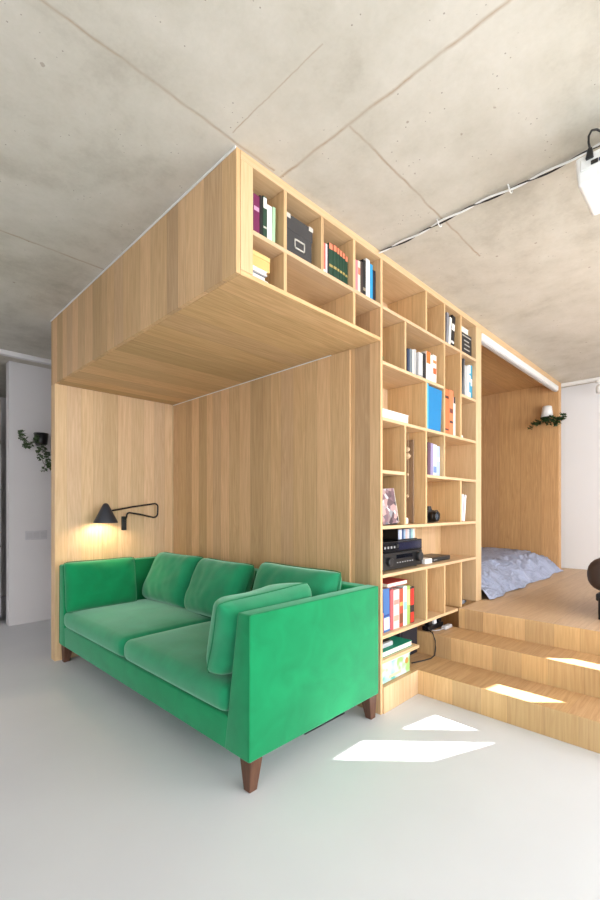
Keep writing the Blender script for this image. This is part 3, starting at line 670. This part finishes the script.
MB().box(1.27, 1.46, .0338, .0352, Z7 + .074, Z7 + .098).build('display', plain('display', (14, 18, 26), .1), am_)
rc = thing('radio_tuner', 'black receiver with glossy display on top of the amplifier', 'receiver', (1.36, .16, Z7 + .1135))
ZR = Z7 + .1135
MB().box(1.115, 1.60, .065, .285, ZR, ZR + .066, .003, 1).build('case', BLACK, rc)
MB().box(1.11, 1.605, .045, .0645, ZR, ZR + .068, .004, 2).build('front_panel', plain('black_gloss', (18, 18, 22), .2, .05), rc)
MB().box(1.315, 1.585, .0435, .0452, ZR + .012, ZR + .058).build('display', plain('display_blue', (34, 36, 58), .12), rc)
for k in range(4): MB().box(1.15 + k * .035, 1.166 + k * .035, .0435, .0452, ZR + .026, ZR + .040).build('button', SILV, rc)
knob((1.285, .045, ZR + .04), .013, .012, rc)
# disc rack on top
rk = thing('disc_rack', 'black rack on the receiver holding a short row of discs', 'rack', (1.47, .14, ZR + .0665))
ZD = ZR + .0665
r_ = MB(); r_.box(1.350, 1.595, .075, .2, ZD, ZD + .006); r_.box(1.350, 1.595, .075, .2, 1.072, 1.078); r_.box(1.350, 1.356, .075, .2, ZD, 1.078)
dcol = [(176, 186, 214), (206, 206, 214), (60, 80, 120), (140, 168, 196), (206, 176, 170), (196, 198, 204), (100, 130, 150), (150, 190, 190), (210, 212, 206)]
dl = ['pale blue', 'white grey', 'navy', 'sky blue', 'pink', 'silver', 'steel blue', 'mint', 'cream']
# ------------------------------------------------------------------
r_.build('rack_frame', BLACK, rk)
x = 1.36
for c_, n_ in zip(dcol, dl):
    o = thing('disc_case', n_ + ' spined disc case in the rack on the receiver', 'disc case', (x, .08, ZD + .0065), 'disc cases above the receiver')
    MB().box(x, x + .0225, .08, .195, ZD + .0065, 1.0655, .001, 1).build('case_body', plain('disc_%d_%d_%d' % c_, c_, .25), o); x += .0235
wbx = thing('white_adapter', 'small white box beside the amplifier', 'box', (1.70, .07, Z7))
MB().box(1.66, 1.76, .05, .11, Z7, Z7 + .036, .005, 2).build('adapter_body', WHITEP, wbx); MB().box(1.68, 1.74, .0492, .0502, Z7 + .012, Z7 + .018).build('vent', plain('vent_grey', (190, 190, 190), .5), wbx)
fb = thing('media_player', 'flat black media player on the amplifier shelf', 'media player', (1.92, .12, Z7))
MB().box(1.79, 2.06, .06, .22, Z7 + .003, Z7 + .034, .004, 2).build('player_body', BLACK, fb); MB().box(1.80, 1.85, .0592, .0602, Z7 + .014, Z7 + .02).build('display', SILV, fb)
for x_ in (1.81, 2.04): MB().box(x_ - .01, x_ + .01, .08, .2, Z7, Z7 + .0032).build('foot', BLACKM, fb)
# things in the last low compartment
gb = thing('cable_adapter', 'small grey adapter with a dark plug in the last low compartment', 'adapter', (2.2, .05, .4555))
MB().box(2.165, 2.25, .03, .08, .4555, .485, .006, 2).build('adapter_body', plain('adapter_grey', (120, 126, 140), .5), gb); MB().box(2.251, 2.30, .04, .07, .4555, .475, .004, 2).build('plug', BLACK, gb)
# below the lowest shelf
bx = thing('toy_box', 'pastel printed cardboard box on the plinth beside the sofa', 'box', (1.24, .15, .156))
def pastel():
    t = NT('pastel_print'); tc = t.n('TexCoord'); nz = t.n('TexNoise'); nz.inputs['Scale'].default_value = 9; nz.inputs['Detail'].default_value = 2; t.l(tc.outputs['Object'], nz.inputs['Vector'])
    t.l(t.ramp(nz.outputs[0], [(.36, lin((96, 178, 168))), (.46, lin((176, 216, 204))), (.55, lin((206, 222, 226))), (.66, lin((158, 200, 120)))]), t.b.inputs['Base Color']); t.b.inputs['Roughness'].default_value = .4; return t.m
MB().box(1.075, 1.405, .02, .27, .156, .272, .003, 1).build('box_body', pastel(), bx)
MB().box(1.073, 1.407, .018, .272, .2725, .284, .002, 1).build('lid', plain('pastel_lid', (196, 226, 216), .4), bx)
MB().lathe([(.001, 0), (.020, 0), (.016, .003), (.001, .004)], 18, Matrix.Translation((1.365, .0195, .235)) @ Matrix.Rotation(PI / 2, 4, 'X'), False).build('printed_spot', plain('spot_brown', (190, 140, 70), .5), bx)
MB().box(1.16, 1.30, .0188, .0203, .176, .192).build('printed_stripe', plain('stripe_peach', (226, 196, 160), .5), bx)
slab('teal green folder on the small low shelf', 1.08, 1.44, .025, .26, .3105, .345, (14, 140, 112), name='folder', cat='folder')
gd = thing('router_box', 'pale grey device with black top on the teal folder', 'device', (1.16, .12, .3455))
MB().box(1.085, 1.27, .06, .25, .3455, .372, .004, 2).build('device_body', plain('device_grey', (190, 192, 196), .45), gd); MB().box(1.10, 1.26, .075, .24, .3725, .384, .003, 1).build('lid', BLACK, gd)
dk = thing('subwoofer', 'dark boxy loudspeaker in the recess under the lowest shelf', 'speaker', (1.6, .22, .156))
MB().box(1.53, 1.765, .17, .285, .156, .425, .006, 2).build('speaker_cabinet', plain('speaker_black', (38, 36, 46), .5), dk); MB().box(1.545, 1.75, .164, .1695, .172, .41, .003, 1).build('grille', plain('grille', (30, 28, 38), .8), dk)
ps = thing('power_strip', 'black power strip with plugs lying on the upper step', 'power strip', (1.9, .13, .311))
MB().box(1.80, 2.03, .10, .155, .3105, .345, .006, 2).build('strip_body', BLACK, ps)
for k, c_ in enumerate((BLACK, WHITEP, BLACK)): MB().box(1.825 + k * .07, 1.865 + k * .07, .105, .15, .3452, .385, .006, 2).build('plug', c_, ps)
pc = thing('white_plug_cable', 'pale grey charger lying in front of the power strip', 'charger', (2.0, .06, .311))
MB().box(1.93, 2.04, .035, .07, .3105, .335, .006, 2).build('charger_body', plain('charger_grey', (196, 198, 202), .4), pc); MB().tube([(1.93, .05, .32), (1.88, .06, .316), (1.85, .08, .314), (1.84, .094, .318)], .003, 6).build('lead', plain('charger_grey', (196, 198, 202), .4), pc)
ck = MB().tube([(1.80, .13, .33), (1.79, .10, .326), (1.780, .06, .319), (1.772, .035, .27), (1.768, .03, .22), (1.755, .03, .17), (1.70, .03, .161), (1.62, .05, .16), (1.53, .08, .16)], .0045, 8).build('power_cable', BLACK, None, True)
tag(ck, 'black cable hanging from the power strip over the step edge', 'cable')

# ------------------------------------------------------------------ bed in the alcove
bd = thing('bed', 'low bed in the alcove under a rumpled blue grey bedspread', 'bed', (3.6, 1.0, .455))
MB().box(2.53, 4.70, .22, 1.9, .456, .60, .03, 3).build('mattress', plain('mattress_white', (226, 226, 228), .8), bd, True)
def linen():
    t = NT('blue_grey_linen'); tc = t.n('TexCoord'); a = t.n('TexNoise'); a.inputs['Scale'].default_value = 7; a.inputs['Detail'].default_value = 5; a.inputs['Distortion'].default_value = 1.6
    t.l(tc.outputs['Object'], a.inputs['Vector'])
    t.l(t.ramp(a.outputs[0], [(.3, lin((166, 176, 206))), (.7, lin((182, 192, 220)))]), t.b.inputs['Base Color']); t.b.inputs['Roughness'].default_value = .85
    t.bump(a.outputs[0], .9, .06); return t.m
LINEN = linen()
def spread():
    mb = MB(); bm = mb.bm; nx, ny = 110, 80; g = {}
    for i in range(nx + 1):
        x = 2.50 + (4.742 - 2.50) * i / nx
        hem = -.045 + .035 * math.sin(x * 5.1) * math.sin(x * 2.3 + 1) + .03 * noise.noise(Vector((x * 3.3, 0, 0)))
        hem += -.06 * math.exp(-((x - 2.72) / .22) ** 2) + (-.02 if x > 4.5 else 0)
        for j in range(ny + 1):
            s_ = j / ny
            if s_ < .5:          # hanging side
                q = s_ / .5
                y = hem + (.32 - hem) * (q ** .9); fold = math.sin(x * 13 + 3 * noise.noise(Vector((x * 2, q, 1)))) * .5 + noise.noise(Vector((x * 7, q * 1.5, 4)))
                z = .46 + .205 * (math.sin(q * PI / 2) ** .85) + .034 * fold * math.sin(q * PI) ** .7
                y -= .042 * fold * (1 - q) ** .6 * min(1, q * 6 + .2)
            else:
                q = (s_ - .5) / .5; y = .32 + 1.6 * q; z = .665 + .03 * math.sin(q * PI) * .5
                z += .010 * noise.noise(Vector((x * 4, y * 4, 2))) + .008 * noise.noise(Vector((x * 11, y * 7, 9)))
            cr = 1 - min(1, abs(noise.noise(Vector((x * 4.2 + .6 * y, y * 5 - x, 5.5)))) * 5); c2 = 1 - min(1, abs(noise.noise(Vector((x * 8 - y * 2, y * 7, 1.5)))) * 4)
            z += (.013 * cr * cr + .006 * c2 * c2) * min(1, s_ * 5); y -= .012 * cr * cr * (1 - s_)
            z += .012 * noise.noise(Vector((x * 13, y * 9, 7))) + .006 * noise.noise(Vector((x * 30, y * 22, 3)))
            g[i, j] = bm.verts.new((x, y, max(z, .4635)))
    for i in range(nx):
        for j in range(ny): bm.faces.new((g[i, j], g[i + 1, j], g[i + 1, j + 1], g[i, j + 1]))
    o = mb.build('bedspread', LINEN, bd, True)
    q = o.modifiers.new('thick', 'SOLIDIFY'); q.thickness = .006; q.offset = -1
spread()
# white lift-rail under the fascia
rl = thing('roller_blind', 'white roller blind cassette under the fascia of the bed alcove', 'blind', (3.58, .02, 2.56))
MB().box(2.492, 4.70, -.012, .05, 2.578, 2.634, .008, 2).build('cassette', WHITEP, rl); MB().box(2.492, 4.70, .0, .03, 2.570, 2.5778, .003, 1).build('bottom_bar', plain('bar_grey', (206, 206, 206), .4), rl)

# hanging planters
pr = thing('hanging_planter', 'white upside-down planter with ivy on the alcove end wall', 'plant', (4.70, .11, 2.3))
MB().lathe([(.001, .13), (.043, .13), (.05, .125), (.066, .0), (.06, .0), (.045, .10), (.001, .10)], 28, Matrix.Translation((4.675, .105, 2.28)), False).build('pot', WHITEP, pr, True)
MB().box(4.725, 4.749, .10, .14, 2.33, 2.38, .003, 1).build('bracket', WHITEP, pr)
ivy(pr, [[(4.67, .11, 2.29), (4.65, .13, 2.25), (4.62, .19, 2.22), (4.61, .24, 2.18), (4.61, .275, 2.17)], [(4.65, .13, 2.28), (4.62, .16, 2.23), (4.61, .22, 2.22), (4.61, .255, 2.21)],
         [(4.65, .11, 2.28), (4.63, .05, 2.24), (4.62, -.0, 2.19), (4.62, -.03, 2.19), (4.62, -.06, 2.24)], [(4.65, .10, 2.29), (4.62, .02, 2.23), (4.62, -.04, 2.22), (4.62, -.08, 2.25), (4.62, -.06, 2.29)], [(4.65, .12, 2.28), (4.62, .1, 2.22), (4.61, .05, 2.2)]], LEAF, 3, (.03, .052), 52)
pl = thing('hanging_planter', 'black planter with trailing ivy on the pale partition wall', 'plant', (.26, 3.70, 1.95))
MB().lathe([(.001, .0), (.052, .0), (.056, .004), (.068, .115), (.062, .115), (.05, .03), (.001, .03)], 28, Matrix.Translation((.265, 3.68, 1.865)), False).build('pot', BLACK, pl, True)
MB().box(.235, .265, 3.74, 3.779, 1.86, 1.92, .003, 1).build('bracket', BLACK, pl)
ivy(pl, [[(.25, 3.66, 1.97), (.2, 3.62, 1.95), (.16, 3.62, 1.85), (.12, 3.63, 1.88), (.08, 3.64, 1.95), (.07, 3.64, 1.99)], [(.25, 3.66, 1.95), (.18, 3.6, 1.88), (.13, 3.6, 1.82), (.10, 3.62, 1.85), (.07, 3.64, 1.93)],
         [(.25, 3.66, 1.85), (.27, 3.58, 1.78), (.29, 3.57, 1.72), (.30, 3.57, 1.66), (.31, 3.57, 1.61)], [(.24, 3.66, 1.84), (.21, 3.6, 1.76), (.25, 3.58, 1.70), (.27, 3.58, 1.64), (.26, 3.58, 1.59)], [(.27, 3.66, 1.87), (.31, 3.6, 1.74), (.33, 3.58, 1.62)]], LEAFD, 8, (.024, .044), 36)
sw = thing('socket_plate', 'row of white wall sockets low on the pale partition wall', 'socket', (.25, 3.775, .91))
MB().box(.14, .345, 3.769, 3.7795, .868, .962, .003, 1).build('plate', plain('socket_grey', (198, 196, 200), .4), sw)
for k in range(3): MB().box(.15 + k * .066, .206 + k * .066, 3.767, 3.7688, .885, .945, .002, 1).build('socket', plain('socket_face', (190, 188, 192), .4), sw)

# fridge past the partition end
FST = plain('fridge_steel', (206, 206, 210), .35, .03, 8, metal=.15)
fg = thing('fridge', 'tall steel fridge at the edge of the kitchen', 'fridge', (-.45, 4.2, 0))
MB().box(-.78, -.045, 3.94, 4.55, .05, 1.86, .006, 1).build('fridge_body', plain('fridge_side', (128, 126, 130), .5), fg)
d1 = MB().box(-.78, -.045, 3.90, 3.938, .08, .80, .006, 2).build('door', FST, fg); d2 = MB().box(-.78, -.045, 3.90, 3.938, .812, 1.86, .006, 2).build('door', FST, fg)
MB().tube([(-.09, 3.895, .4), (-.09, 3.865, .42), (-.09, 3.865, .74), (-.09, 3.895, .76)], .009, 8).build('handle', FST, d1, True)
MB().tube([(-.09, 3.895, .86), (-.09, 3.865, .88), (-.09, 3.865, 1.4), (-.09, 3.895, 1.42)], .009, 8).build('handle', FST, d2, True)
kc = thing('kitchen_cabinet', 'pale wall cabinet over the fridge at the picture edge', 'cabinet', (-.4, 4.2, 1.9))
MB().box(-.8, -.04, 3.96, 4.55, 1.90, 2.32, .003, 1).build('cabinet_body', plain('cabinet_pale', (196, 184, 180), .5), kc); MB().box(-.8, -.04, 3.935, 3.958, 1.90, 2.318, .003, 1).build('door', plain('cabinet_pale', (196, 184, 180), .5), kc)

# spotlight on the rail
st = thing('spotlight', 'white round spotlight hanging from the ceiling rail', 'spotlight', (4.89, -.36, 2.6))
MB().lathe([(.001, 0), (.03, 0), (.03, .03), (.001, .03)], 20, Matrix.Translation((4.88, -.375, 2.636)), False).build('rail_adapter', WHITEP, st)
MB().tube([(4.88, -.375, 2.64), (4.875, -.38, 2.58)], .008, 8).build('stem', WHITEP, st)
MB().lathe([(.001, .06), (.03, .055), (.045, .03), (.05, -.02), (.05, -.05), (.044, -.05), (.04, -.02), (.001, -.015)], 28, Matrix.Translation((4.87, -.385, 2.565)) @ Matrix.Rotation(-.7, 4, 'Y') @ Matrix.Scale(.78, 4), False).build('lamp_head', WHITEP, st, True)

# ------------------------------------------------------------------ projector and its cables
pj = thing('projector', 'white projector hung upside down from the concrete ceiling', 'projector', (1.0, -1.2, 2.45))
PX0, PX1, PY0, PY1, PZ0, PZ1 = .86, 1.12, -1.40, -1.02, 2.455, 2.565
MB().hexa([(PX0 + .012, PY0, PZ0), (PX1, PY0, PZ0), (PX1, PY1 - .008, PZ0), (PX0 + .012, PY1 - .008, PZ0), (PX0, PY0, PZ1), (PX1, PY0, PZ1), (PX1, PY1, PZ1), (PX0, PY1, PZ1)], .012, 3).build('projector_case', WHITEP, pj)
MB().box(PX0 - .002, PX0 + .0095, PY0 + .03, PY1 - .02, PZ0 + .05, PZ1 - .016, .002, 1).build('port_panel', plain('port_white', (226, 226, 224), .45), pj)
MB().box(PX0 - .005, PX0 - .0015, -1.098, -1.075, PZ0 + .056, PZ0 + .072, .001, 1).build('port', BLACK, pj)
MB().box(PX0 - .005, PX0 - .0015, -1.15, -1.10, PZ0 + .058, PZ0 + .07, .001, 1).build('port', plain('port_blue', (60, 66, 90), .4), pj)
MB().lathe([(.001, 0), (.05, 0), (.05, .01), (.018, .014), (.018, .12), (.05, .124), (.05, .1335), (.001, .1335)], 24, Matrix.Translation((1.0, -1.22, 2.5655)), False).build('ceiling_mount', WHITEP, pj)
cn = MB().hexa([(.845, -1.085, 2.535), (.872, -1.085, 2.535), (.872, -1.058, 2.535), (.845, -1.058, 2.535), (.852, -1.079, 2.578), (.865, -1.079, 2.578), (.865, -1.065, 2.578), (.852, -1.065, 2.578)], .003, 1).build('power_plug', BLACK, pj)
MB().tube([(.8585, -1.072, 2.575), (.857, -1.068, 2.60), (.858, -1.068, 2.625), (.868, -1.075, 2.648), (.885, -1.088, 2.655), (.92, -1.11, 2.65), (.96, -1.15, 2.63)], .0042, 8).build('power_cord', BLACK, pj, True)
def cable(name, label, m, off, r, ph, zc):
    pts = []
    for k in range(60):
        y = .01 - 1.24 * k / 59; s_ = .006 * math.sin(k * .55 + ph) + .008 * math.sin(k * .19)
        pts.append((1.03 + off + s_, y, zc - .003 * math.cos(k * .55 + ph)))
    return tag(MB().tube(pts, r, 7).build(name, m, None, True), label, 'cable')
cable('ceiling_cable', 'white cable strung along the concrete ceiling to the projector', WHITEP, -.0045, .005, 0, 2.687)
cable('ceiling_cable', 'black cable twisted round the white ceiling cable', BLACK, .004, .0042, PI * .8, 2.689)
for y, l in ((-.375, 'white cable clip on the ceiling nearer the bookcase'), (-.725, 'white cable clip on the ceiling nearer the projector')):
    o = thing('cable_clip', l, 'clip', (1.03, y, H))
    MB().tube([(1.03 + .022 * math.cos(a), y, 2.69 + .018 * math.sin(a)) for a in [PI * k / 10 + PI for k in range(11)]], .0028, 6).build('clip_loop', WHITEP, o)
    MB().tube([(1.008, y, 2.69), (1.006, y + .004, 2.699)], .003, 6).build('clip_tail', WHITEP, o)

# ------------------------------------------------------------------ lounge chair at the picture edge
lc = thing('lounge_chair', 'dark brown leather lounge chair on the platform at the picture edge', 'chair', (2.75, -1.15, .455))
LEA = plain('dark_leather', (58, 46, 44), .45, .15, 40, bump=.05)
MB().box(2.40, 3.0, -1.40, -.735, .63, .865, .105, 5).build('seat', LEA, lc, True)
MB().box(2.85, 3.06, -1.38, -.78, .8, 1.05, .07, 4).build('backrest', LEA, lc, True)
MB().box(2.42, 2.97, -1.37, -.80, .575, .624, .008, 2).build('seat_frame', BLACKM, lc)
for x, y in ((2.405, -.835), (2.95, -.84), (2.43, -1.36), (2.95, -1.36)): MB().tube([(x, y, .4575), (x + .01, y, .6)], .018, 10).build('leg', BLACKM, lc)
